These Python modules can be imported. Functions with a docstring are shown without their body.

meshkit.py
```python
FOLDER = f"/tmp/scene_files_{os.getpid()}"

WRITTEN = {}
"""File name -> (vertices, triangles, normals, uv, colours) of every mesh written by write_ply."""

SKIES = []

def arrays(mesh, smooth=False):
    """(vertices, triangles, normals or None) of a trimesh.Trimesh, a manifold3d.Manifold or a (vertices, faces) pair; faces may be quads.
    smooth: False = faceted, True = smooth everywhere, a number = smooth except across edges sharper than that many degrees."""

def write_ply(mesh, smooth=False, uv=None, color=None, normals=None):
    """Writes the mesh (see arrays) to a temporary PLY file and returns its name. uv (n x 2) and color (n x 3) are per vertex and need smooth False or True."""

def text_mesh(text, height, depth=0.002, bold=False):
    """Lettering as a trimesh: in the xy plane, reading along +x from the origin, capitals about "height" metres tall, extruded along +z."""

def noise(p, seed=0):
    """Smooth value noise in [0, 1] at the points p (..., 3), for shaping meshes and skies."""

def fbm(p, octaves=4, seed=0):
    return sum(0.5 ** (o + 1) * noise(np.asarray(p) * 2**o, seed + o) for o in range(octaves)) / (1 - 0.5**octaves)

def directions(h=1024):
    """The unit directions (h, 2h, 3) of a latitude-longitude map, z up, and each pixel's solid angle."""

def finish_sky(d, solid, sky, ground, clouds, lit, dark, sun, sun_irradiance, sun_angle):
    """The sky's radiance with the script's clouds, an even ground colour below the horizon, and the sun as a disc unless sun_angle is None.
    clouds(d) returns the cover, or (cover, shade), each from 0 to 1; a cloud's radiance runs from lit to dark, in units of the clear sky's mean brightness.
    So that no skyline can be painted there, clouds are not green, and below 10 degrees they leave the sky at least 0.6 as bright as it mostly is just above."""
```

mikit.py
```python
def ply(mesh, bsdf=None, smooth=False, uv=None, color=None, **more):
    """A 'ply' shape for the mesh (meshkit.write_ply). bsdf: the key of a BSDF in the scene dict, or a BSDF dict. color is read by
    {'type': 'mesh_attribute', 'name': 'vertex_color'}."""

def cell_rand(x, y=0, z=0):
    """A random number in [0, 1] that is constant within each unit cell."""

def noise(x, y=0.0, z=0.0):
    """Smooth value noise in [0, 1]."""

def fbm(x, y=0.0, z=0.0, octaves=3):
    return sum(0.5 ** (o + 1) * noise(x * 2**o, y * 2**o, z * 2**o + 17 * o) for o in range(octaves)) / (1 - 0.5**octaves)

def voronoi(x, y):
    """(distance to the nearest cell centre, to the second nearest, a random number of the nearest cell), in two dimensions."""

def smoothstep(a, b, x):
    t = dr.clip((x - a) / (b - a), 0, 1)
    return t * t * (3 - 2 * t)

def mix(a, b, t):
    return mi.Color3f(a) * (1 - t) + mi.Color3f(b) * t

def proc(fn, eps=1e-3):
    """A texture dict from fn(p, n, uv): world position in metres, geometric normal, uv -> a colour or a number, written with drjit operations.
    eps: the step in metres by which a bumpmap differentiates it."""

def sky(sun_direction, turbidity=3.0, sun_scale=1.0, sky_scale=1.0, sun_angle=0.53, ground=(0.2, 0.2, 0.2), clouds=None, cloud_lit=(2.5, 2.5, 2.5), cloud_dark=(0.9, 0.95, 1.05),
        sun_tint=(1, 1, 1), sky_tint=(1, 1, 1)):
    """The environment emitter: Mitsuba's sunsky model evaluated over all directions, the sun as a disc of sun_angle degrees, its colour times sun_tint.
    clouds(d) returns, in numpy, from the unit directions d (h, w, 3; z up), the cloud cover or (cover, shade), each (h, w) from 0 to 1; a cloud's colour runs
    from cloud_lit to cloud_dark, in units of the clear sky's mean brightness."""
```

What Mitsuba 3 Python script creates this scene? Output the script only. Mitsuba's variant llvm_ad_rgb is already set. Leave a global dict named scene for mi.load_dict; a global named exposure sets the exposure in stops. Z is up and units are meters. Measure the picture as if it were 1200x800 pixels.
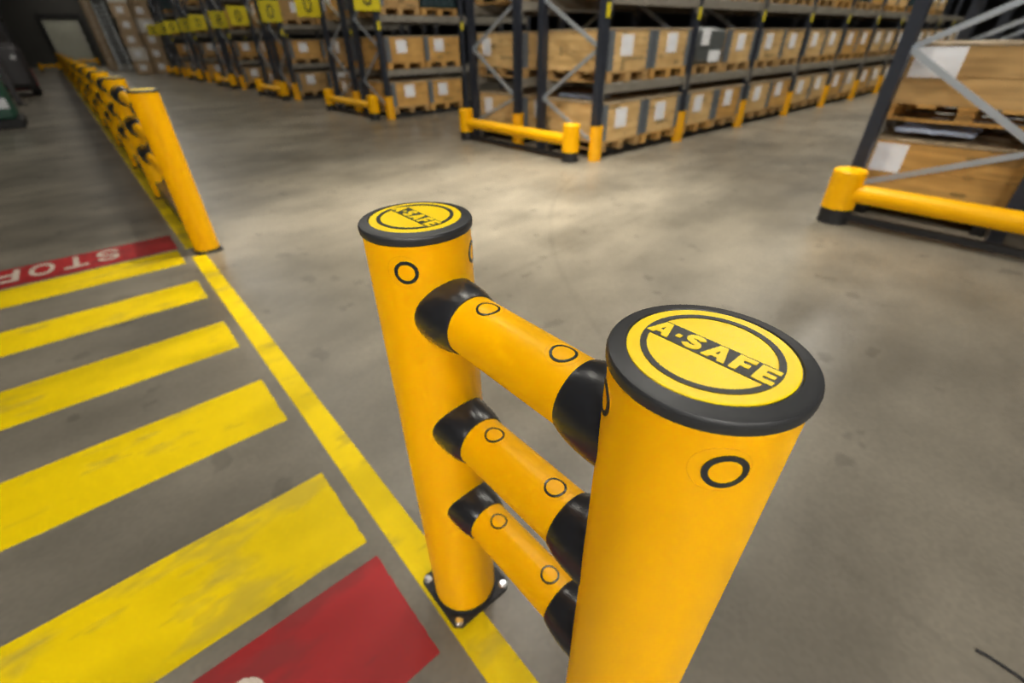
import math, random
import numpy as np
import trimesh, mitsuba as mi, drjit as dr, mikit, meshkit
from mikit import noise, fbm, smoothstep, mix, cell_rand
from shapely.geometry import Point, box as sbox, Polygon
from trimesh.creation import extrude_polygon

T = mi.ScalarTransform4f
rng = random.Random(7)
scene, labels = {}, {}

# ------------------------------------------------------------------ camera
C = np.array([-.338, -.635, 1.341]); PITCH, YAW, ROLL, FPX = .592, .707, -.017, 524.3
F = np.array([math.cos(PITCH) * math.sin(YAW), math.cos(PITCH) * math.cos(YAW), -math.sin(PITCH)])
R = np.cross(F, [0, 0, 1]); R /= np.linalg.norm(R); U = np.cross(R, F)
U = -math.sin(ROLL) * R + math.cos(ROLL) * U
scene['camera'] = {'type': 'thinlens', 'to_world': T().look_at(origin=C.tolist(), target=(C + F).tolist(), up=U.tolist()),
                   'fov': math.degrees(2 * math.atan(600 / FPX)), 'fov_axis': 'x', 'aperture_radius': .0024, 'focus_distance': .48,
                   'near_clip': .02, 'far_clip': 300.0}
exposure = 0.0
# ------------------------------------------------------------------ lamps (linear luminaires hung below the roof; see the ceiling)
LAMP_Z = 6.6
LAMPS = [(-.6, 2.1, .2), (.5, .3, .6), (2.4, -1.2, .2), (2.4, 2.1, 1.1), (2.4, 5.4, 1.1), (5.6, 1.9, 1.9)]
LAMPS += [(2.4, y, 1.1) for y in (10., 15., 20., 26., 33., 41., 50., 57.)] + [(-.8, y, .22) for y in (14., 24., 36., 48.)]
LAMPS += [(x, 1.9, 2.3) for x in (9., 12., 16., 21., 27.)]
LAMP_RAD = (40., 38., 33.5)
# wall floodlights of the loading side, behind and left of the viewer: position, target, strength
FLOODS = [((-3.6, -4.6, 4.4), (0, 0, .6), 1.02), ((-1.2, -7.5, 4.8), (0, 0, .6), 1.02), ((-3.7, -1.0, 4.2), (0, 0, .6), .35)]
FLOOD_RAD = (70., 67.5, 63.)
SPOTS = [(2.0, 2.8, 1.1), (2.9, 3.4, .9), (3.1, 1.6, .9)]
SPOT_I = (150., 139., 117.)

# ------------------------------------------------------------------ helpers
def ref(k): return {'type': 'ref', 'id': k}
def put(key, mesh, bsdf, smooth=False, to=None):
    d = mesh if isinstance(mesh, dict) else mikit.ply(mesh, bsdf, smooth=smooth)
    if isinstance(mesh, dict) and bsdf: d = {**d, 'bsdf': ref(bsdf)}
    if to is not None: d = {**d, 'to_world': to}
    assert key not in scene, key
    scene[key] = d
    return key
used = {}
def num(name):
    n = used.get(name, 0); used[name] = n + 1
    return name if n == 0 else f'{name}_{n:03d}'
def sub(parent, name): return num(parent + '__' + name)
def thing(name, label, cat, group=None):
    k = num(name); labels[k] = {'label': label, 'category': cat}
    if group: labels[k]['group'] = group
    return k
def lab(k, text): labels[k] = {'label': text}
def struct(name, mesh, bsdf, label=None, smooth=False):
    labels[name] = {'label': label or name.replace('_', ' '), 'kind': 'structure'}
    return put(name, mesh, bsdf, smooth)
def bx(x0, y0, z0, x1, y1, z1):
    m = trimesh.creation.box((x1 - x0, y1 - y0, z1 - z0)); m.apply_translation(((x0 + x1) / 2, (y0 + y1) / 2, (z0 + z1) / 2)); return m
def cbx(x0, y0, z0, x1, y1, z1, c=.006):
    pts = []
    lo, hi = np.array([x0, y0, z0]), np.array([x1, y1, z1])
    for s in np.ndindex(2, 2, 2):
        p = np.where(s, hi, lo); inw = np.where(s, -c, c)
        for k in range(3):
            q = p + inw; q[k] = p[k]; pts.append(q)
    return trimesh.convex.convex_hull(np.array(pts))
def cyl(p, q, r, n=24):
    return trimesh.creation.cylinder(radius=r, segment=(np.array(p, float), np.array(q, float)), sections=n)
def bar(p, q, w, h):
    p, q = np.array(p, float), np.array(q, float); L = np.linalg.norm(q - p)
    m = trimesh.creation.box((w, h, L)); d = (q - p) / L
    up = np.array([1, 0, 0]) if abs(d[0]) < .9 else np.array([0, 1, 0])
    b = np.cross(d, up); b /= np.linalg.norm(b); a = np.cross(b, d)
    M = np.eye(4); M[:3, 0], M[:3, 1], M[:3, 2], M[:3, 3] = a, b, d, (p + q) / 2
    m.apply_transform(M); return m
def lathe(profile, n=64):
    return trimesh.creation.revolve(np.array(profile, float), sections=n)
def cat(*ms): return trimesh.util.concatenate(list(ms))
_cache = {}
def cached(name, fn, bsdf, smooth=False):
    k = (name, bsdf)
    if k not in _cache: _cache[k] = mikit.ply(fn(), bsdf, smooth=smooth)
    return _cache[k]
def tr(x, y, z): return T().translate([x, y, z])

# ------------------------------------------------------------------ materials
def mat(k, rgb, rough=.5, metallic=0., spec=.5, **more):
    c = rgb if isinstance(rgb, dict) else {'type': 'rgb', 'value': list(rgb)}
    scene[k] = {'type': 'twosided', 'b': {'type': 'principled', 'base_color': c, 'roughness': rough, 'metallic': metallic, 'specular': spec, **more}}
def f_conc(p, n, uv):
    big = fbm(p.x * .45 + 3, p.y * .8, 1.0, 4); mid = fbm(p.x * 2.1, p.y * 3.0 + 9, 4.0, 4); fine = noise(p.x * 90, p.y * 90); streak = fbm(p.x * 1.1 + p.y * .25, p.y * 9 - p.x * 1.5, 7., 3)
    c = mix((.098, .088, .070), (.232, .207, .165), smoothstep(.18, .84, .50 * big + .42 * mid + .08 * streak))
    c = c * (.93 + .14 * fine)
    spots = smoothstep(.70, .78, fbm(p.x * 7, p.y * 7, 2.2, 3))
    c = c * (1 - .22 * spots)
    tyre = smoothstep(.035, .0, dr.abs(dr.sqrt(dr.square(p.x - 6.2) + dr.square(p.y + 1.8)) - 5.4)) + smoothstep(.05, .0, dr.abs(p.y - 1.46 - .05 * p.x))
    return c * (1 - .16 * tyre * fbm(p.x * 3, p.y * 3, 0, 2))
def f_conc_r(p, n, uv): return .24 + .22 * fbm(p.x * 1.4, p.y * 1.9, 3., 3)
scene['concrete'] = {'type': 'twosided', 'b': {'type': 'principled', 'base_color': mikit.proc(f_conc), 'roughness': mikit.proc(f_conc_r), 'specular': .5}}
def paint(col, dark):
    def f(p, n, uv):
        worn = smoothstep(.60, .80, fbm(p.x * 4 + 1, p.y * 11, 3., 4)); grime = fbm(p.x * 1.6, p.y * 3.5, 8., 3); scuff = smoothstep(.72, .8, fbm(p.x * 5, p.y * 22, 1., 3))
        c = mix(col, tuple(.72 * v for v in col), smoothstep(.35, .75, grime))
        return mix(c, dark, .55 * worn + .25 * scuff)
    return f
mat('paint_yellow', mikit.proc(paint((.75, .545, .0005), (.38, .29, .04))), .5, spec=.2)
mat('paint_red', mikit.proc(paint((.36, .024, .026), (.17, .03, .03))), .45, spec=.3)
mat('paint_white', (.50, .43, .36), .5)
mat('yellow_plastic', (.97, .485, .0003), .36, spec=.22)
mat('yellow_cap', (.92, .630, .002), .40, spec=.3)
mat('yellow_steel', (.90, .43, .002), .36)
mat('black_rubber', (.017, .018, .021), .27, spec=.5)
mat('cap_black', (.026, .027, .029), .42, spec=.5)
mat('black_steel', (.02, .02, .022), .5, spec=.3)
mat('foot_black', (.012, .012, .013), .6)
mat('bolt_steel', (.78, .78, .78), .25, 1.)
mat('rack_blue', (.022, .027, .040), .42)
mat('galvanised', (.52, .58, .66), .4, .6)
mat('beam_grey', mikit.proc(lambda p, n, uv: mix((.17, .155, .125), (.28, .26, .22), fbm(p.x * 4, p.y * 4, p.z * 6, 3))), .5)
mat('tag_yellow', (.72, .60, .01), .5)
mat('paper', mikit.proc(lambda p, n, uv: mix((.74, .75, .79), (.90, .91, .95), fbm(p.x * 9, p.y * 9, p.z * 14, 2))), .7)
mat('strip_grey', (.12, .135, .155), .5)
mat('film_blue', (.42, .50, .68), .25)
mat('dark_hole', (.01, .01, .01), .8)
def wood(a, b, s):
    def f(p, n, uv):
        along = p.x * dr.abs(n.y) + p.y * dr.abs(n.x) + (p.x) * dr.abs(n.z); across = p.z + dr.abs(n.z) * p.y
        g = fbm(along * 2.2 + s, across * 34, s * 3., 3); k = fbm(along * 6 + 5 * s, across * 9, s, 2)
        knot = smoothstep(.80, .86, noise(along * 5 + 3.1 * s, across * 15, s))
        return mix(b, a, smoothstep(.2, .8, .6 * g + .4 * k)) * (1 - .45 * knot)
    return f
WOODS = ['wood_pale', 'wood_honey', 'wood_tan', 'wood_grey']
for k, a, b, s in (('wood_pale', (.74, .50, .22), (.53, .33, .125), 1.), ('wood_honey', (.66, .375, .105), (.46, .24, .06), 2.), ('wood_tan', (.54, .335, .13), (.37, .215, .075), 3.), ('wood_grey', (.44, .34, .22), (.30, .22, .13), 4.)):
    mat(k, mikit.proc(wood(a, b, s)), .6)
mat('m_carton', mikit.proc(lambda p, n, uv: mix((.36, .25, .14), (.46, .33, .2), fbm(p.x * 3, p.y * 3, p.z * 3, 2))), .7)
mat('carton_white', (.62, .58, .52), .7)
mat('teal', (.012, .035, .042), .5)
mat('grey_wrap', (.10, .11, .11), .3)
mat('green_cover', (.02, .085, .055), .5)
mat('red_paint', (.22, .014, .018), .35)
mat('machine_grey', (.045, .042, .046), .4)
mat('machine_dark', (.015, .015, .018), .5)
mat('wall_grey', (.055, .054, .05), .8)
mat('wall_dark', (.02, .02, .02), .85)
mat('door_grey', (.46, .46, .38), .6)
mat('ceiling_dark', (.05, .05, .052), .9)
mat('lamp_housing', (.5, .5, .5), .5)
mat('ink', (.015, .014, .01), .5)
mat('alu', (.5, .53, .55), .35, .8)

# ------------------------------------------------------------------ room shell
struct('floor', bx(-4, -12, -.2, 45, 72, 0), 'concrete', 'grey cloudy polished concrete floor of the hall')
struct('wall_left', bx(-4.2, -12, 0, -4, 72, 9), 'wall_dark', 'dark wall along the left side of the walkway')
struct('wall_back', bx(-4, 60, 0, 45, 60.2, 9), 'wall_grey', 'grey end wall far behind the walkway')
struct('wall_right', bx(45, -12, 0, 45.2, 60, 9), 'wall_dark', 'dark wall at far end of the aisles')
struct('wall_front', bx(-4, -12.2, 0, 45, -12, 9), 'wall_grey', 'wall behind the viewer')
struct('ceiling', bx(-4, -12, 8, 45, 60, 8.2), 'ceiling_dark', 'dark warehouse roof')
housing = mikit.ply(cat(bx(-.75, -.2, .02, .75, .2, .12), bx(-.75, -.2, -.03, -.73, .2, .02), bx(.73, -.2, -.03, .75, .2, .02), cyl((-.6, 0, .1), (-.6, 0, 1.42), .006, 6), cyl((.6, 0, .1), (.6, 0, 1.42), .006, 6)), 'lamp_housing')
for x, y, s in LAMPS:
    k = sub('ceiling', 'lamp'); put(k, housing, None, to=tr(x, y, LAMP_Z))
    m = trimesh.Trimesh([[-.72, -.18, 0], [.72, -.18, 0], [.72, .18, 0], [-.72, .18, 0]], [[0, 2, 1], [0, 3, 2]], process=False)
    scene[sub(k, 'diffuser')] = {**mikit.ply(m, 'lamp_housing'), 'to_world': tr(x, y, LAMP_Z), 'emitter': {'type': 'area', 'radiance': {'type': 'rgb', 'value': [s * v for v in LAMP_RAD]}}}
for i, (x, y, s) in enumerate(SPOTS):
    k = sub('ceiling', 'spotlight')
    put(k, cat(lathe([(0, .3), (.05, .3), (.09, .12), (.17, .0), (.16, .0), (.08, .11), (0, .11)], 24), cyl((0, 0, .3), (0, 0, 1.42), .008, 6)), 'lamp_housing', to=tr(x, y, LAMP_Z - .05))
    scene[f'spot_light_{i}'] = {'type': 'spot', 'to_world': T().look_at(origin=[x, y, LAMP_Z - .06], target=[x, y, 0], up=[0, 1, 0]), 'intensity': {'type': 'rgb', 'value': [s * v for v in SPOT_I]}, 'cutoff_angle': 27., 'beam_width': 6.}
for i, (p, q, w) in enumerate(FLOODS):
    k = sub('ceiling', 'floodlight'); to = T().look_at(origin=list(p), target=list(q), up=[0, 0, 1])
    put(k, cat(bx(-.62, -.42, -.14, .62, .42, -.02), bx(-.62, -.42, -.02, -.6, .42, .02), bx(.6, -.42, -.02, .62, .42, .02), cyl((0, 0, -.14), (0, 0, -.5), .03, 8)), 'lamp_housing', to=to)
    m = trimesh.Trimesh([[-.6, -.4, 0], [.6, -.4, 0], [.6, .4, 0], [-.6, .4, 0]], [[0, 1, 2], [0, 2, 3]], process=False)
    scene[sub(k, 'diffuser')] = {**mikit.ply(m, 'lamp_housing'), 'to_world': to, 'emitter': {'type': 'area', 'radiance': {'type': 'rgb', 'value': [w * v for v in FLOOD_RAD]}}}
# roof trusses over the walkway, dark
for y in (18, 28, 38, 48):
    put(sub('ceiling', 'truss'), cat(bx(-4, y - .1, 6.9, 12, y + .1, 7.1), bx(-4, y - .1, 7.8, 12, y + .1, 8), *[bar((x, y, 7.0), (x + 1, y, 7.9), .06, .06) for x in range(-4, 12)]), 'ceiling_dark')
# roller door in the end wall
struct('door_1', cat(*[cbx(.2, 59.9, .05 + .3 * i, 2.6, 59.99, .05 + .3 * i + .29, .03) for i in range(11)]), 'door_grey', 'pale grey roller door in the far end wall')
struct('trim_1', cat(bx(.0, 59.8, 0, .2, 60, 3.6), bx(2.6, 59.8, 0, 2.85, 60, 3.6), bx(0, 59.8, 3.37, 2.85, 60, 3.75)), 'wall_dark', 'dark frame around the roller door')

# ------------------------------------------------------------------ floor markings
def marking(name, poly, bsdf, label, h=.0015):
    k = sub('floor', name); put(k, extrude_polygon(poly, h), bsdf); lab(k, label); return k
def quad(x0, y0, x1, y1, w=.004):
    # slightly wavy edges, as masked paint has
    n = 14; r = random.Random(int(abs(y0) * 977 + abs(x0) * 31)); j = lambda: r.uniform(-w, w) * .5
    e = [(x0 + (x1 - x0) * i / n, y0 + j()) for i in range(n + 1)] + [(x1 + j(), y0 + (y1 - y0) * i / n) for i in range(1, n)]
    e += [(x1 + (x0 - x1) * i / n, y1 + j()) for i in range(n + 1)] + [(x0 + j(), y1 + (y0 - y1) * i / n) for i in range(1, n)]
    return Polygon(e)
marking('guide_line', quad(-.099, -3.0, -.002, 3.40), 'paint_yellow', 'long yellow floor line that the near barrier stands on')
marking('guide_line', quad(-.099, 3.62, -.002, 46), 'paint_yellow', 'yellow floor line running under the far barrier')
for i, (y1, y0) in enumerate([(.694, .321), (1.447, 1.075), (2.177, 1.829), (2.905, 2.575), (3.638, 3.294)]):
    marking('crossing_bar', quad(-2.35, y0, -.155, y1), 'paint_yellow', 'yellow crossing bar, %s from the near barrier' % ('nearest', 'second', 'third', 'fourth', 'fifth and farthest')[i])
kr = marking('stop_panel', quad(-2.35, -.104, -.152, .258), 'paint_red', 'red floor panel beside the near barrier post')
kf = marking('stop_panel', quad(-2.35, 3.675, -.145, 4.075), 'paint_red', 'red floor panel with white letters beyond the crossing bars')
def floor_text(parent, cx, cy, w, h, flip):
    for i, ch in enumerate('STOP'):
        m = meshkit.text_mesh(ch, 1., .0012, bold=True); m.apply_translation(-m.bounds.mean(0)); s = m.extents
        m.apply_scale([w * .185 / s[0], h / s[1], 1])
        x = (-.375 + .25 * i) * w; m.apply_translation([x, 0, .0016])
        if flip: m.apply_transform(trimesh.transformations.rotation_matrix(math.pi, [0, 0, 1]))
        m.apply_translation([cx, cy, .0006])
        k = sub(parent, 'letter'); put(k, m, 'paint_white'); lab(k, 'white painted letter %s on the red panel' % ch)
floor_text(kf, -.87, 3.90, .78, .25, True)
floor_text(kr, -.885, .07, .78, .23, False)

# ------------------------------------------------------------------ pedestrian safety barrier
PR, PH = .0865, 1.10
def wrap(poly, r, t0, t1):
    """extrude a flat outline and bend it round a cylinder of radius r about the y axis, facing +z"""
    m = extrude_polygon(poly, t1 - t0); v, f = trimesh.remesh.subdivide_to_size(m.vertices, m.faces, .008)
    a = v[:, 0] / r; rr = r + t0 + v[:, 2]
    return trimesh.Trimesh(np.stack([rr * np.sin(a), v[:, 1], rr * np.cos(a)], -1), f, process=False)
def annulus(ro, ri): return Point(0, 0).buffer(ro, 24).difference(Point(0, 0).buffer(ri, 24)) if ri else Point(0, 0).buffer(ro, 24)
def rotm(a, ax): return trimesh.transformations.rotation_matrix(a, ax)
capm = lathe([(0, PH - .006), (PR + .0024, PH - .006), (PR + .0034, PH - .0045), (PR + .0038, PH - .001), (PR + .0038, PH + .003), (PR + .0032, PH + .0055), (PR + .0018, PH + .0074), (PR - .001, PH + .0084), (PR - .004, PH + .0088), (.0745, PH + .0105), (.0735, PH + .0085), (0, PH + .0085)], 96)
discm = lathe([(0, PH + .008), (.0725, PH + .008), (.0725, PH + .0098), (.071, PH + .0105), (0, PH + .0105)], 96)
ringp = annulus(.0606, .0548)
bandp = sbox(-.0595, -.0140, .0595, .0140).intersection(Point(0, 0).buffer(.0595, 32))
def emblem_mesh():
    m = cat(extrude_polygon(ringp, .0009), extrude_polygon(bandp, .0007)); m.apply_translation([0, 0, PH + .0104]); return m
def glyph(ch):
    """heavy lettering, one unit tall"""
    if ch == '-': return sbox(0, .34, .22, .58)
    if ch == 'A': return Polygon([(0, 0), (.30, 0), (.355, .17), (.62, .17), (.68, 0), (.98, 0), (.66, 1), (.32, 1)]).difference(Polygon([(.41, .38), (.57, .38), (.49, .68)]))
    if ch == 'F': return Polygon([(0, 0), (.29, 0), (.29, .36), (.62, .36), (.62, .58), (.29, .58), (.29, .77), (.72, .77), (.72, 1), (0, 1)])
    if ch == 'E': return Polygon([(0, 0), (.76, 0), (.76, .23), (.29, .23), (.29, .39), (.68, .39), (.68, .60), (.29, .60), (.29, .77), (.74, .77), (.74, 1), (0, 1)])
    from shapely.geometry import LineString
    t = lambda cx, cy, a, b: [(cx + .27 * math.cos(math.radians(u)), cy + .185 * math.sin(math.radians(u))) for u in np.linspace(a, b, 20)]
    return LineString(t(.41, .70, 20, 270) + t(.41, .30, 90, -160)).buffer(.128, 8, cap_style=2)
def letters_mesh():
    ms, x = [], 0.
    for ch in 'A-SAFE':
        m = extrude_polygon(glyph(ch), .0007 / .0238); m.apply_scale([.0212, .0236, .0236]); m.apply_translation([x - m.bounds[0, 0], 0, 0]); ms.append(m); x += m.extents[0] + .0034
    m = cat(*ms); b = m.bounds; m.apply_scale([.1165 / (b[1, 0] - b[0, 0]), 1, 1]); b = m.bounds; m.apply_translation([-(b[0, 0] + b[1, 0]) / 2, -.0119, PH + .0111 - b[0, 2]]); return m
turn = rotm(-math.pi / 2, [0, 0, 1])
emb = emblem_mesh(); emb.apply_transform(turn); let = letters_mesh(); let.apply_transform(turn)
def pipe_mesh():
    return lathe([(PR - .006, .012), (PR, .012), (PR, PH - .005), (PR - .006, PH - .005), (PR - .006, .012)], 96)
def pin_mesh(r_cyl, ro, ri, t0, t1, ang, z):
    m = wrap(annulus(ro, ri), r_cyl, t0, t1)          # about the y axis
    m.apply_transform(rotm(math.pi / 2, [1, 0, 0]))   # axis to z, faces -y
    m.apply_transform(rotm(ang + math.pi / 2, [0, 0, 1])); m.apply_translation([0, 0, z]); return m
def plate_mesh():
    s, c = .0955, .016
    p = Polygon([(-s + c, -s), (s - c, -s), (s, -s + c), (s, s - c), (s - c, s), (-s + c, s), (-s, s - c), (-s, -s + c)])
    m = extrude_polygon(p, .010); q = lathe([(PR - .007, .009), (PR + .004, .009), (PR + .003, .020), (PR - .007, .020), (PR - .007, .009)], 64)
    return cat(m, q)
boltm = cat(lathe([(0, .01), (.0125, .01), (.0125, .012), (.009, .0135), (0, .0135)], 24), extrude_polygon(Point(0, 0).buffer(.0085, 2), .007).apply_translation([0, 0, .0135]))
def guard_post(parent, x, y, detail=True, first_angle=None):
    to = tr(x, y, 0); k = sub(parent, 'post')
    put(k, cached('pipe', pipe_mesh, 'yellow_plastic', 30), None, to=to)
    c = put(sub(k, 'cap'), cached('cap', lambda: capm, 'cap_black', 30), None, to=to); lab(c, 'black rubber rim cap')
    put(sub(k, 'cap_disc'), cached('disc', lambda: discm, 'yellow_cap', 30), None, to=to)
    if detail:
        e = put(sub(k, 'emblem'), cached('emb', lambda: emb, 'ink'), None, to=to); lab(e, 'black ring and band of the round emblem')
        l = put(sub(k, 'lettering'), cached('let', lambda: let, 'yellow_cap'), None, to=to); lab(l, 'raised yellow letters reading A-SAFE')
        for a in (45, 135, 225, 315):
            r = put(sub(k, 'pin_ring'), cached(('pr', a), lambda: pin_mesh(PR, .0186, .0134, -.002, .0012, math.radians(a), 1.052), 'black_rubber', 40), None, to=to); lab(r, 'black ring round a fixing pin')
            put(sub(k, 'pin'), cached(('pp', a), lambda: pin_mesh(PR, .0131, 0, -.002, .0008, math.radians(a), 1.052), 'yellow_plastic', 40), None, to=to)
            put(sub(k, 'pin_seat'), cached(('ps', a), lambda: pin_mesh(PR, .0255, .0245, -.002, .0004, math.radians(a - 3), 1.0535), 'yellow_steel', 40), None, to=to)
    b = put(sub(parent, 'base_plate'), cached('plate', plate_mesh, 'black_steel', 30), None, to=to); lab(b, 'black square base plate')
    if detail:
        for sx in (-1, 1):
            for sy in (-1, 1): put(sub(b, 'bolt'), cached('bolt', lambda: boltm, 'bolt_steel', 30), None, to=tr(x + sx * .079, y + sy * .079, 0))
RAILS = [(.968, .0490), (.710, .0490), (.460, .0450)]
def guard_rail(parent, x, ya, yb, z, r, detail=True, long=0.):
    """rail from the post at ya (far) to the post at yb (near), ya > yb"""
    n = 64 if detail else 24; k = sub(parent, 'rail')
    put(k, cyl((x, ya - .11, z), (x, yb + .11, z), r, n), 'yellow_plastic', 30)
    prof = [(0, -.055), (r + .0115, -.055), (r + .0112, -.082), (r + .0102, -.102), (r + .0080, -.118), (r + .0052, -.130), (r + .0032, -.136), (r + .0022, -.139), (r - .001, -.1395), (0, -.1395)]
    if long: prof = [(0, -.05), (r + .030, -.05), (r + .030, -.06 - long), (r + .022, -.09 - long), (r + .010, -.12 - long), (r + .002, -.135 - long), (0, -.135 - long)]
    col = lathe(prof, n)     # along -z from the post centre
    for y, s in ((ya, 1), (yb, -1)):
        m = col.copy(); m.apply_transform(rotm(-math.pi / 2 * s, [1, 0, 0]) if False else rotm(math.pi / 2 * (-1 if s > 0 else 1), [1, 0, 0]))
        m.apply_translation([x, y, z])
        c = put(sub(k, 'collar'), m, 'black_rubber', 40); lab(c, 'black rubber collar at the post')
    if detail:
        for y in (ya - .180, yb + .172):
            for nm, ro, ri, t1, ms, s in (('pin_ring', .0180, .0146, .0010, 'black_rubber', 40), ('pin', .0143, 0, .0008, 'yellow_plastic', 40), ('pin_seat', .0240, .0232, .0003, 'yellow_steel', 40)):
                m = wrap(annulus(ro, ri), r, -.002, t1); m.apply_translation([x, y, z]); put(sub(k, nm), m, ms, s)
nb = thing('safety_barrier', 'yellow three-rail guard barrier with black collars and round emblem caps, nearest in view', 'barrier')
YA, YB, PX = 0.0, -.503, .006
guard_post(nb, PX, YA); guard_post(nb, PX, YB)
for z, r in RAILS: guard_rail(nb, PX, YA, YB, z, r)
fb = thing('safety_barrier', 'long yellow three-rail barrier beyond the crossing, running away along the walkway', 'barrier')
ys = [3.48, 5.5, 7.4, 9.5, 12.2, 15.4, 19.4, 24.4, 30.4, 37.4, 45.4]
for i, y in enumerate(ys):
    guard_post(fb, .03, y, detail=False)
for a, b in zip(ys[1:], ys[:-1]):
    for z, r in RAILS: guard_rail(fb, .03, a, b, z, r, detail=False, long=.32)
    lab(put(sub(fb, 'kick_rail'), bar((.03, a - .09, .10), (.03, b + .09, .10), .09, .14), 'black_rubber'), 'low black kick rail')
def low_barrier(name, label, p, q, ph=.45, pr=.11, rr=.072, rz=.255, kick=True, group=None):
    k = thing(name, label, 'barrier', group); p, q = np.array(p), np.array(q); d = (q - p) / np.linalg.norm(q - p)
    postm = lambda: lathe([(pr - .01, .125), (pr, .125), (pr, ph - .012), (pr - .012, ph), (0, ph), (0, ph - .01), (pr - .01, ph - .02), (pr - .01, .125)], 40)
    footm = lambda: lathe([(0, 0), (pr - .006, 0), (pr - .006, .13), (0, .13)], 40)
    for e in (p, q):
        a = put(sub(k, 'post'), cached(('lp', pr, ph), postm, 'yellow_plastic', 35), None, to=tr(e[0], e[1], 0))
        f = put(sub(a, 'foot'), cached(('lf', pr), footm, 'foot_black', 35), None, to=tr(e[0], e[1], 0)); lab(f, 'black rubber foot')
    put(sub(k, 'rail'), cyl([*(p + d * (pr - .03)), rz], [*(q - d * (pr - .03)), rz], rr, 28), 'yellow_plastic', 30)
    if kick:
        f = put(sub(k, 'kick_rail'), bar([*(p + d * (pr - .03)), .06], [*(q - d * (pr - .03)), .06], .05, .05), 'foot_black'); lab(f, 'low black kick rail')
    return k
low_barrier('low_barrier', 'low yellow barrier across the far end of the walkway', (-1.1, 47.0), (-.15, 47.0), .5, .1, .08, .33, False)
low_barrier('low_barrier', 'low yellow barrier in front of the grey roller door', (.9, 57.5), (2.6, 57.5), .6, .1, .1, .4, False)

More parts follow.
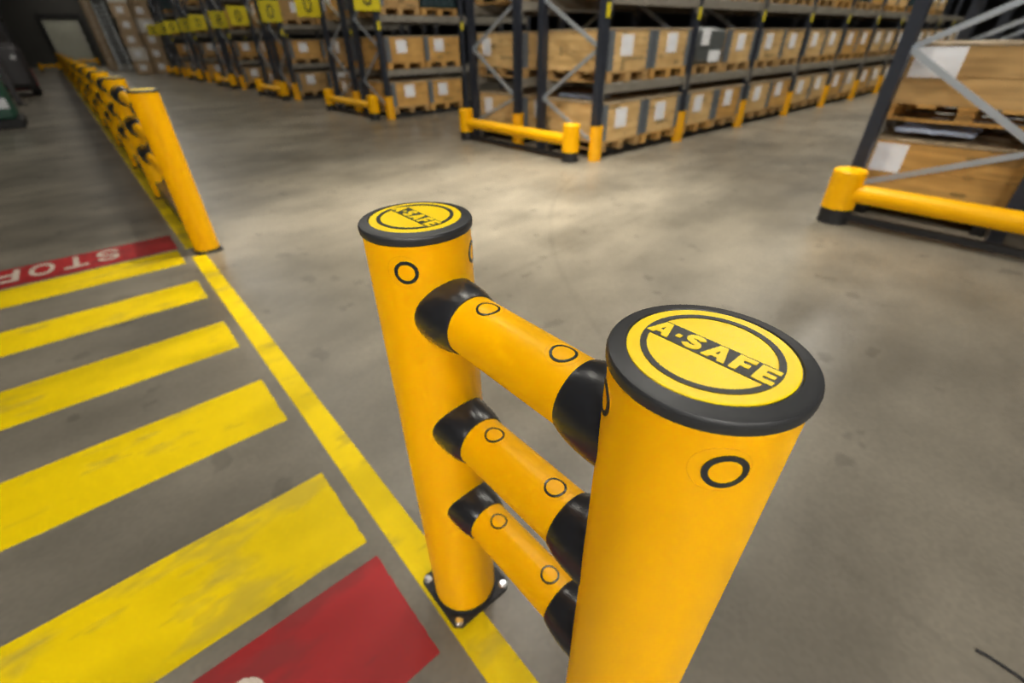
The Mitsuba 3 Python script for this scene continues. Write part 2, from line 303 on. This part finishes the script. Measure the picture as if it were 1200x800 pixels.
# ------------------------------------------------------------------ pallet racks
X0, BAY, ROWY = 4.60, 1.95, [-2.08] + [3.42 + 5.53 * k for k in range(6)]
ROWN = ['rack at the right edge', 'central rack', 'first rack left of centre', 'second rack left of centre', 'third rack left of centre', 'fourth rack left of centre', 'fifth rack left of centre']
NB = [3, 11, 2, 2, 2, 2, 2]
LEVELS = [.88, 1.78, 2.70]
LEV0 = [.75, 1.78, 2.70]
TOPZ = 3.9
def upright_mesh():
    w, d = .05, .045
    c = Polygon([(-w, -d), (w, -d), (w, -d * .2), (w - .006, -d * .2), (w - .006, -d + .006), (-w + .006, -d + .006), (-w + .006, d - .006), (w - .006, d - .006), (w - .006, d * .2), (w, d * .2), (w, d), (-w, d)])
    return cat(extrude_polygon(c, TOPZ), bx(-.055, -.045, 0, .055, .05, .008))
def put_rack(ri):
    y0, nb_ = ROWY[ri], NB[ri]; lev = LEV0 if ri == 0 else LEVELS
    k = thing('pallet_rack', 'dark blue steel pallet rack with galvanised braces, %s' % ROWN[ri], 'pallet rack')
    runs = [(y0 + 0., y0 + 1.0, 1), (y0 + 1.5, y0 + 2.55, 2)]
    for ya, yb, typ in runs:
        vis_b = nb_ if (typ == 1 or ri == 0) else 1
        for b in range(vis_b + 1):
            x = X0 + BAY * b
            for y in (ya, yb):
                put(sub(k, 'upright'), cached('upr', upright_mesh, 'rack_blue'), None, to=tr(x, y, 0))
            z0 = .22 if typ == 1 else .25; z, side = z0, (0 if typ == 1 else 1)
            n = 0
            while z < 3.4 and b < (3 if ri < 2 else 1):
                dz = (.46, .58, .50, .52)[n % 4] if typ == 1 else (.40, .60, .52, .52)[n % 4]
                p, q = ((ya + .03, z), (yb - .03, z + dz)) if side == 0 else ((yb - .03, z), (ya + .03, z + dz))
                xo = -.022 if side == (0 if typ == 1 else 1) and False else (-.016 if side == (0 if typ == 1 else 0) else .012)
                put(sub(k, 'brace'), bar((x + xo, *p), (x + xo, *q), .022, .042), 'galvanised'); z += dz; side = 1 - side; n += 1
        for b in range(vis_b):
            x = X0 + BAY * b
            for z in lev:
                for y in (ya, yb):
                    put(sub(k, 'beam'), cached('beam', lambda: cat(cbx(.05, -.028, -.11, BAY - .05, .028, 0, .005)), 'beam_grey'), None, to=tr(x, y, z))
                    put(sub(k, 'beam_end'), cached('bend', lambda: bx(.045, -.05, -.17, .06, -.02, .03), 'beam_grey'), None, to=tr(x, y, z)); put(sub(k, 'beam_end'), cached('bend2', lambda: bx(BAY - .06, -.05, -.17, BAY - .045, -.02, .03), 'beam_grey'), None, to=tr(x, y, z))
            for y in (ya + .12, yb - .12):
                put(sub(k, 'floor_rail'), cached('frail', lambda: bx(.07, -.04, 0, BAY - .07, .04, .085), 'foot_black'), None, to=tr(x, y, 0))
            if typ == 1:
                for z in (lev[1] - .17,):
                    put(sub(k, 'level_tag'), cached('tag', lambda: bx(-.03, -.054, -.07, .03, -.046, .07), 'tag_yellow'), None, to=tr(x, ya, z))
    if ri > 0 and ri < 7:
        pass
    return k
def put_guard(x, y, label, h=.42, group=None):
    def gm():
        a = [(.088 * math.sin(t), -.088 * math.cos(t)) for t in np.linspace(-1.9, 1.9, 15)]; i = [(.076 * math.sin(t), -.076 * math.cos(t)) for t in np.linspace(1.9, -1.9, 15)]
        return extrude_polygon(Polygon(a + i), h)
    k = thing('upright_guard', label, 'guard', group)
    put(k, cached(('gm', h), gm, 'yellow_steel', 40), None, to=tr(x, y, 0.))

# pallets and crates
def pallet_parts(w, d):
    """name -> list of meshes; origin at the bottom centre of the front edge, y inward"""
    P = {'deck_board': [], 'block': [], 'bottom_board': []}
    for i in range(3): 
        x = -w / 2 + .06 + (w - .12) * i / 2
        P['bottom_board'].append(bx(x - .05, 0, 0, x + .05, d, .018))
        for j in range(3):
            yy = .05 + (d - .10) * j / 2; P['block'].append(bx(x - .05, yy - .05, .018, x + .05, yy + .05, .098))
    for j in range(5):
        yy = .06 + (d - .12) * j / 4; P['deck_board'].append(bx(-w / 2, yy - .06, .098, w / 2, yy + .06, .12))
    return P
_geo = {}
def shared(key, fn): 
    if key not in _geo: _geo[key] = fn()
    return _geo[key]
def put_pallet(x, y, z, w, d, label, near, group=None):
    k = thing('pallet', label, 'pallet', group); wd = 'wood_tan' if rng.random() < .5 else 'wood_honey'
    P = shared(('pal', round(w, 3), round(d, 3)), lambda: pallet_parts(w, d))
    if near:
        for nm, ms in P.items():
            for i, m in enumerate(ms): put(sub(k, nm), cached((nm, i, w, d), lambda: m, wd), None, to=tr(x, y, z))
    else:
        put(k, cached(('palj', w, d), lambda: cat(*[m for ms in P.values() for m in ms]), wd), None, to=tr(x, y, z))
def crate_boards(w, d, h, n):
    t = .022; out = []
    for i in range(n):
        a, b = h * i / n, h * (i + 1) / n - .004
        for nm, q in (('front_board', (-w / 2, 0, a, w / 2, t, b)), ('back_board', (-w / 2, d - t, a, w / 2, d, b)), ('side_board', (-w / 2, t, a, -w / 2 + t, d - t, b)), ('side_board', (w / 2 - t, t, a, w / 2, d - t, b))):
            out.append((nm, cbx(*q, .003)))
    m = 5
    for j in range(m): out.append(('lid_board', cbx(-w / 2 - .008, -.008 + (d + .016) * j / m, h - .001, w / 2 + .008, -.008 + (d + .016) * (j + 1) / m - .004, h + .018, .003)))
    return out
def put_crate(x, y, z, w, d, h, label, level, wd=None, paper=True, end_paper=False, strip=True, flat=None):
    """level 2: boards one by one; 1: body, label, strip"""
    k = thing('crate', label, 'crate'); wd = wd or rng.choice(WOODS[:3]); to = tr(x, y, z); key = (round(w, 3), round(d, 3), round(h, 3))
    if level == 2:
        for i, (nm, m) in enumerate(shared(('cb',) + key, lambda: crate_boards(w, d, h, 2))):
            tone = wd if nm != 'lid_board' else 'wood_grey'
            put(sub(k, nm), cached(('cb', i) + key, lambda: m, tone), None, to=to)
    else:
        put(sub(k, 'body'), cached(('cbody',) + key, lambda: cat(*[m for nm, m in crate_boards(w, d, h, 2) if nm != 'lid_board']), wd), None, to=to)
        put(sub(k, 'lid'), cached(('clid',) + key, lambda: bx(-w / 2 - .008, -.008, h - .001, w / 2 + .008, d + .008, h + .018), 'wood_grey'), None, to=to)
    if strip:
        for s in ((-1,) if level == 1 else (-1, 1)):
            xs = -w / 2 if s < 0 else w / 2
            a = put(sub(k, 'corner_strip'), cached(('strip', s) + key, lambda: cat(bx(min(xs, xs - s * .085) , -.006, .01, max(xs, xs - s * .085), .004, h - .004), bx(min(xs, xs + s * .006), -.006, .01, max(xs, xs + s * .006), .05, h - .004)), 'strip_grey'), None, to=to)
            lab(a, 'grey metal corner strip')
    if paper:
        px = rng.uniform(-.10, .0); pz = h * rng.uniform(.60, .68); ph = min(.25, h * .52)
        a = put(sub(k, 'paper_label'), cached(('paper', round(ph, 2)), lambda: bx(-.118, -.0075, -ph / 2, .118, .002, ph / 2), 'paper'), None, to=tr(x + px, y, z + pz)); lab(a, 'white paper label')
    if end_paper is not False:
        yy, pz, pw, ph = end_paper
        a = put(sub(k, 'paper_label'), bx(-w / 2 - .004, yy - pw / 2, pz - ph / 2, -w / 2 + .002, yy + pw / 2, pz + ph / 2), 'paper', to=to); lab(a, 'white paper label')
    return k
ORD = ['first', 'second', 'third', 'fourth', 'fifth', 'sixth', 'seventh', 'eighth', 'ninth', 'tenth', 'eleventh', 'twelfth'] + ['%dth' % i for i in range(13, 30)]
TIER = ['bottom tier', 'middle tier', 'top tier', 'highest tier']
CW, CD = .865, 1.08
for ri in range(7):
    put_rack(ri)
for ri in range(1, 7):
    y0 = ROWY[ri]
    low_barrier('rack_end_barrier', 'low yellow end barrier with black feet before the %s' % ROWN[ri], (4.33, y0 + .17), (4.33, y0 + 2.45))
    for b in range(NB[ri] if ri == 1 else 1):
        put_guard(X0 + BAY * b, y0 - .012, 'yellow leg guard, %s upright from the near end of the %s' % (ORD[b], ROWN[ri]))
    put_guard(X0, y0 + 1.5, 'yellow leg guard on the middle upright of the %s' % ROWN[ri], .44)
low_barrier('rack_end_barrier', 'thick low yellow end barrier with black foot before the %s' % ROWN[0], (4.25, .43), (4.25, -1.95), .43, .12, .072)

def load(ri, b, j, lv, run, level):
    """one pallet and what stands on it"""
    y0 = ROWY[ri]; i = 2 * b + j
    x = X0 + BAY * b + (.525, 1.425)[j]
    yf = y0 - .03 if run == 1 else y0 + 1.5 - .02
    z = .003 + (.085 if lv == 0 else (LEV0 if ri == 0 else LEVELS)[lv - 1])
    h = .44 if lv == 0 else .425
    if lv >= 2: h = rng.choice((.42, .5))
    where = '%s, %s, %s' % (TIER[lv], ROWN[ri], ('%s from near end' % ORD[i]) if run == 1 else 'rear run, %s crate' % ORD[i])
    put_pallet(x, yf, z, CW, CD, 'wooden pallet, ' + where, level == 2)
    u = (ri, b, j, lv, run)
    if u == (1, 1, 0, 1, 1):
        k = thing('wrapped_load', 'dark film-wrapped load, ' + where, 'pallet load')
        put(sub(k, 'body'), cbx(-.41, .01, 0, .41, 1.0, .46, .05), 'grey_wrap', 40, to=tr(x, yf, z + .12))
        for dx, dz, w, h2 in ((-.2, .34, .2, .2), (.12, .1, .3, .14)): lab(put(sub(k, 'sheet'), bx(dx - w / 2, -.002, dz - h2 / 2, dx + w / 2, .012, dz + h2 / 2), 'paper', to=tr(x, yf, z + .12)), 'white sheet')
        return
    if lv >= 2 and (ri * 3 + i + lv) % 4 == 1:
        k = thing('plastic_bin', 'dark teal plastic bin, ' + where, 'bin')
        put(sub(k, 'body'), cat(cbx(-.40, .03, 0, .40, 1.0, .40, .03), *[bx(-.40 + .16 * t, .015, .03, -.38 + .16 * t, .04, .36) for t in range(6)]), 'teal', to=tr(x, yf, z + .12))
        put(sub(k, 'rim'), cat(bx(-.42, .01, .36, .42, .04, .42), bx(-.42, .99, .36, .42, 1.02, .42), bx(-.42, .04, .36, -.39, .99, .42), bx(.39, .04, .36, .42, .99, .42)), 'teal', to=tr(x, yf, z + .12))
        return
    wd = None
    if ri == 1: wd = rng.choice(('wood_pale', 'wood_pale', 'wood_honey'))
    elif ri >= 2: wd = rng.choice(('wood_honey', 'wood_tan', 'wood_honey'))
    put_crate(x, yf, z + .12, CW - .01, CD - .02, h, '%s, %s' % ({'wood_pale': 'pale wooden crate', 'wood_honey': 'honey brown wooden crate', 'wood_tan': 'tan wooden crate', None: 'wooden crate'}[wd], where), level, wd,
              end_paper=(.83, h * .62, .2, .22) if (run == 2 and i == 0) else False, strip=not (ri >= 3 and rng.random() < .4))
for lv in range(3):
    for b in range(11):
        for j in range(2):
            if lv == 2 and b > 7: continue
            load(1, b, j, lv, 1, 2 if (b < 2 and lv < 2) or (b == 0) else 1)
    load(1, 0, 0, lv, 2, 2 if lv < 2 else 1)
    load(1, 0, 1, lv, 2, 1)
for ri in range(2, 7):
    for lv in range(4 if ri >= 3 else 3):
        for b in range(1):
            for j in range(2): load(ri, b, j, lv, 1, 1)
        load(ri, 0, 0, lv, 2, 1)
# right-hand rack, end on: big two-board crates
for lv, (z, h) in enumerate(((.088, .395), (.753, .39))):
    for j, run in ((0, 2), (1, 2), (0, 1)):
        x = X0 + (.535, 1.425)[j]; y = ROWY[0] + (1.47 if run == 2 else -.03)
        w2 = '%s, rack at right edge, %s' % (TIER[lv], 'in front' if (j, run) == (0, 2) else 'second from front' if run == 2 else 'rear run')
        put_pallet(x, y, z, CW, 1.13, 'wooden pallet, ' + w2, (j, run) == (0, 2))
        put_crate(x, y, z + .12, CW, 1.13, h, 'large two-board wooden crate, ' + w2, 2 if j == 0 else 1, ('wood_honey', 'wood_tan')[lv] if run == 2 else 'wood_tan', paper=False, strip=False,
                  end_paper=((.92, h - .13, .22, .22), (.87, h - .105, .30, .2))[lv] if (j, run) == (0, 2) else False)

# film sheets lying on crates
def film_mesh(w, d, s):
    m = trimesh.creation.box((w, d, .03)); m = m.subdivide().subdivide().subdivide(); v = m.vertices.copy()
    v[:, 2] += .022 * (meshkit.fbm(v * 9 + s, 3) - .5) * 2; v[:, :2] *= 1 + .1 * (meshkit.fbm(v[:, [1, 0, 2]] * 6 + s, 2)[:, None] - .5); m.vertices = v; return m
for x, y, z, w, d, s, lb in ((4.98, 3.98, .70, .34, .66, 1, 'crumpled pale blue film lying on the bottom crate of the central rack'), (4.92, .10, .685, .36, .5, 3, 'folded pale blue film on the bottom crate at the right edge')):
    put(thing('plastic_film', lb, 'film'), film_mesh(w, d, s), 'film_blue', True, to=tr(x, y, z))

# ------------------------------------------------------------------ yellow aisle signs
def put_sign(y, ch, label, sx=4.42):
    k = thing('aisle_sign', label, 'sign')
    put(sub(k, 'plate'), cached('plate_s', lambda: cbx(-.26, -.012, 0, .26, .012, .46, .008), 'tag_yellow'), None, to=tr(sx, y, 1.83))
    m = meshkit.text_mesh(ch, .27, .004, bold=True); m.apply_translation([-m.bounds[:, 0].mean(), 0, 0]); m.apply_scale([.85, 1, 1]); m.apply_transform(rotm(math.pi / 2, [1, 0, 0]))
    lab(put(sub(k, 'numeral'), m, 'ink', to=tr(sx, y - .011, 1.92)), 'black numeral')
    put(sub(k, 'bracket'), cached('brk', lambda: cat(bx(-.02, .012, .1, .145, .029, .13), bx(-.02, .012, .33, .145, .029, .36)), 'rack_blue'), None, to=tr(sx, y, 1.83))
for ri in range(2, 7):
    for o, c, w in ((-.076, '0' if ri % 2 else '8', 'right'), (2.474, '0', 'left')):
        put_sign(ROWY[ri] + o, c, 'yellow sign with black numeral, %s run of %s' % ('near' if w == 'right' else 'rear', ROWN[ri]), 4.42 if w == 'right' else 4.285)

# ------------------------------------------------------------------ far end: stacked cartons, ladder, tall boxes
r2 = random.Random(3)
for c, (x, y) in enumerate(((3.45, 36.0), (4.4, 36.4))):
    for t in range(6):
        k = thing('carton', '%s carton, %s from the floor in the %s far stack' % ('white' if (t + 2 * c) % 4 == 1 else 'brown', ORD[t], ('left', 'right')[c]), 'carton')
        w = .8 + r2.uniform(-.04, .04); to = tr(x + r2.uniform(-.03, .03), y, .02 + .66 * t)
        put(sub(k, 'box'), cbx(-w / 2, -.4, 0, w / 2, .4, .645, .01), 'carton_white' if (t + 2 * c) % 4 == 1 else 'm_carton', to=to)
        put(sub(k, 'label'), bx(-.2, -.406, .2, .12, -.398, .48), 'paper', to=to)
for t in range(5):
    k = thing('carton', 'tan tall carton, %s from the floor beside the roller door' % ORD[t], 'carton')
    put(sub(k, 'box'), cbx(2.5, 46, .02 + .8 * t, 3.0, 47, .8 + .8 * t, .01), 'm_carton'); put(sub(k, 'tape'), bx(2.7, 45.995, .05 + .8 * t, 2.76, 46.0, .78 + .8 * t), 'carton_white')
k = thing('step_ladder', 'aluminium ladder with many rungs standing by the far rack', 'ladder')
for s in (-.3, .3): put(sub(k, 'stile'), bar((3.45 + s, 46, 0), (3.45 + s, 47, 4.0), .07, .05), 'alu')
for i in range(15): put(sub(k, 'rung'), bar((3.15, 46.03 + i / 15.5, .12 + i * .258), (3.75, 46.03 + i / 15.5, .12 + i * .258), .05, .05), 'alu')

# ------------------------------------------------------------------ left edge of the walkway
k = thing('waste_bin', 'dark green covered bin on a black base at the left edge', 'bin')
gm = cbx(-2.4, 13.5, .16, -1.30, 14.6, .86, .05)
put(sub(k, 'body'), gm, 'green_cover'); put(sub(k, 'base'), cbx(-2.45, 13.45, 0, -1.24, 14.65, .17, .02), 'foot_black')
put(sub(k, 'lid'), cbx(-2.43, 13.47, .84, -1.27, 14.63, .92, .03), 'green_cover'); put(sub(k, 'label'), bx(-1.52, 13.492, .36, -1.33, 13.502, .54), 'paper')
k = thing('steel_post', 'pale grey steel post behind the green bin', 'post')
put(sub(k, 'column'), cbx(-1.56, 19.4, .01, -1.44, 19.6, 1.45, .01), 'machine_grey'); put(sub(k, 'foot_plate'), bx(-1.7, 19.3, 0, -1.34, 19.7, .012), 'black_steel')
k = thing('forklift', 'dark grey and red forklift parked at the left of the walkway', 'forklift')
put(sub(k, 'chassis'), cbx(-2.5, 23.0, .18, -1.02, 25.0, .8, .08), 'red_paint', 40)
put(sub(k, 'counterweight'), cbx(-2.46, 22.6, .25, -1.0, 23.2, 1.5, .14), 'machine_grey', 40)
put(sub(k, 'seat'), cat(cbx(-2.2, 23.4, .75, -1.6, 23.95, .95, .06), cbx(-2.2, 23.25, .9, -1.6, 23.42, 1.5, .06)), 'machine_dark', 40)
for x in (-2.4, -1.14):
    put(sub(k, 'cab_pillar'), bar((x, 23.1, .95), (x, 23.2, 2.15), .06, .06), 'machine_dark'); put(sub(k, 'cab_pillar'), bar((x, 24.8, .7), (x, 24.4, 2.15), .06, .06), 'machine_dark')
    put(sub(k, 'mast'), bx(x - .05, 25.05, .1, x + .05, 25.2, 2.6), 'machine_dark')
    put(sub(k, 'fork'), bx(x * .8 - .3 - .06, 25.2, .06, x * .8 - .3 + .06, 26.3, .11), 'black_steel')
    for yy in (23.2, 24.7):
        w = cyl((x - .1, yy, .28), (x + .1, yy, .28), .28, 28); put(sub(k, 'wheel'), w, 'foot_black', 30)
put(sub(k, 'roof'), cbx(-2.46, 23.05, 2.12, -1.06, 24.5, 2.2, .03), 'machine_dark')
put(sub(k, 'lamp'), cyl((-1.25, 22.57, 1.12), (-1.25, 22.62, 1.12), .07, 16), 'paper')
for i in range(4):
    y = 31 + 3.2 * i
    k = thing('metal_cabinet', 'grey metal cabinet along the left wall, %s in the row' % ORD[i], 'cabinet')
    put(sub(k, 'body'), cbx(-2.6, y, 0, -1.75, y + 1.2, 2.1 + .5 * (i % 2), .01), 'machine_grey')
    for s in (0, 1): put(sub(k, 'door'), cbx(-1.752, y + .03 + .58 * s, .08, -1.73, y + .58 + .58 * s, 2.02, .004), 'machine_grey')
# thin dark strip on the floor, lower right
k = thing('cable', 'thin black cable end lying on the floor at lower right', 'cable')
pts = np.array([[.904, -1.027, .004], [.908, -1.05, .004], [.9077, -1.071, .004], [.906, -1.11, .004], [.89, -1.16, .004]])
put(k, cat(*[cyl(a, b, .004, 10) for a, b in zip(pts[:-1], pts[1:])]), 'foot_black')
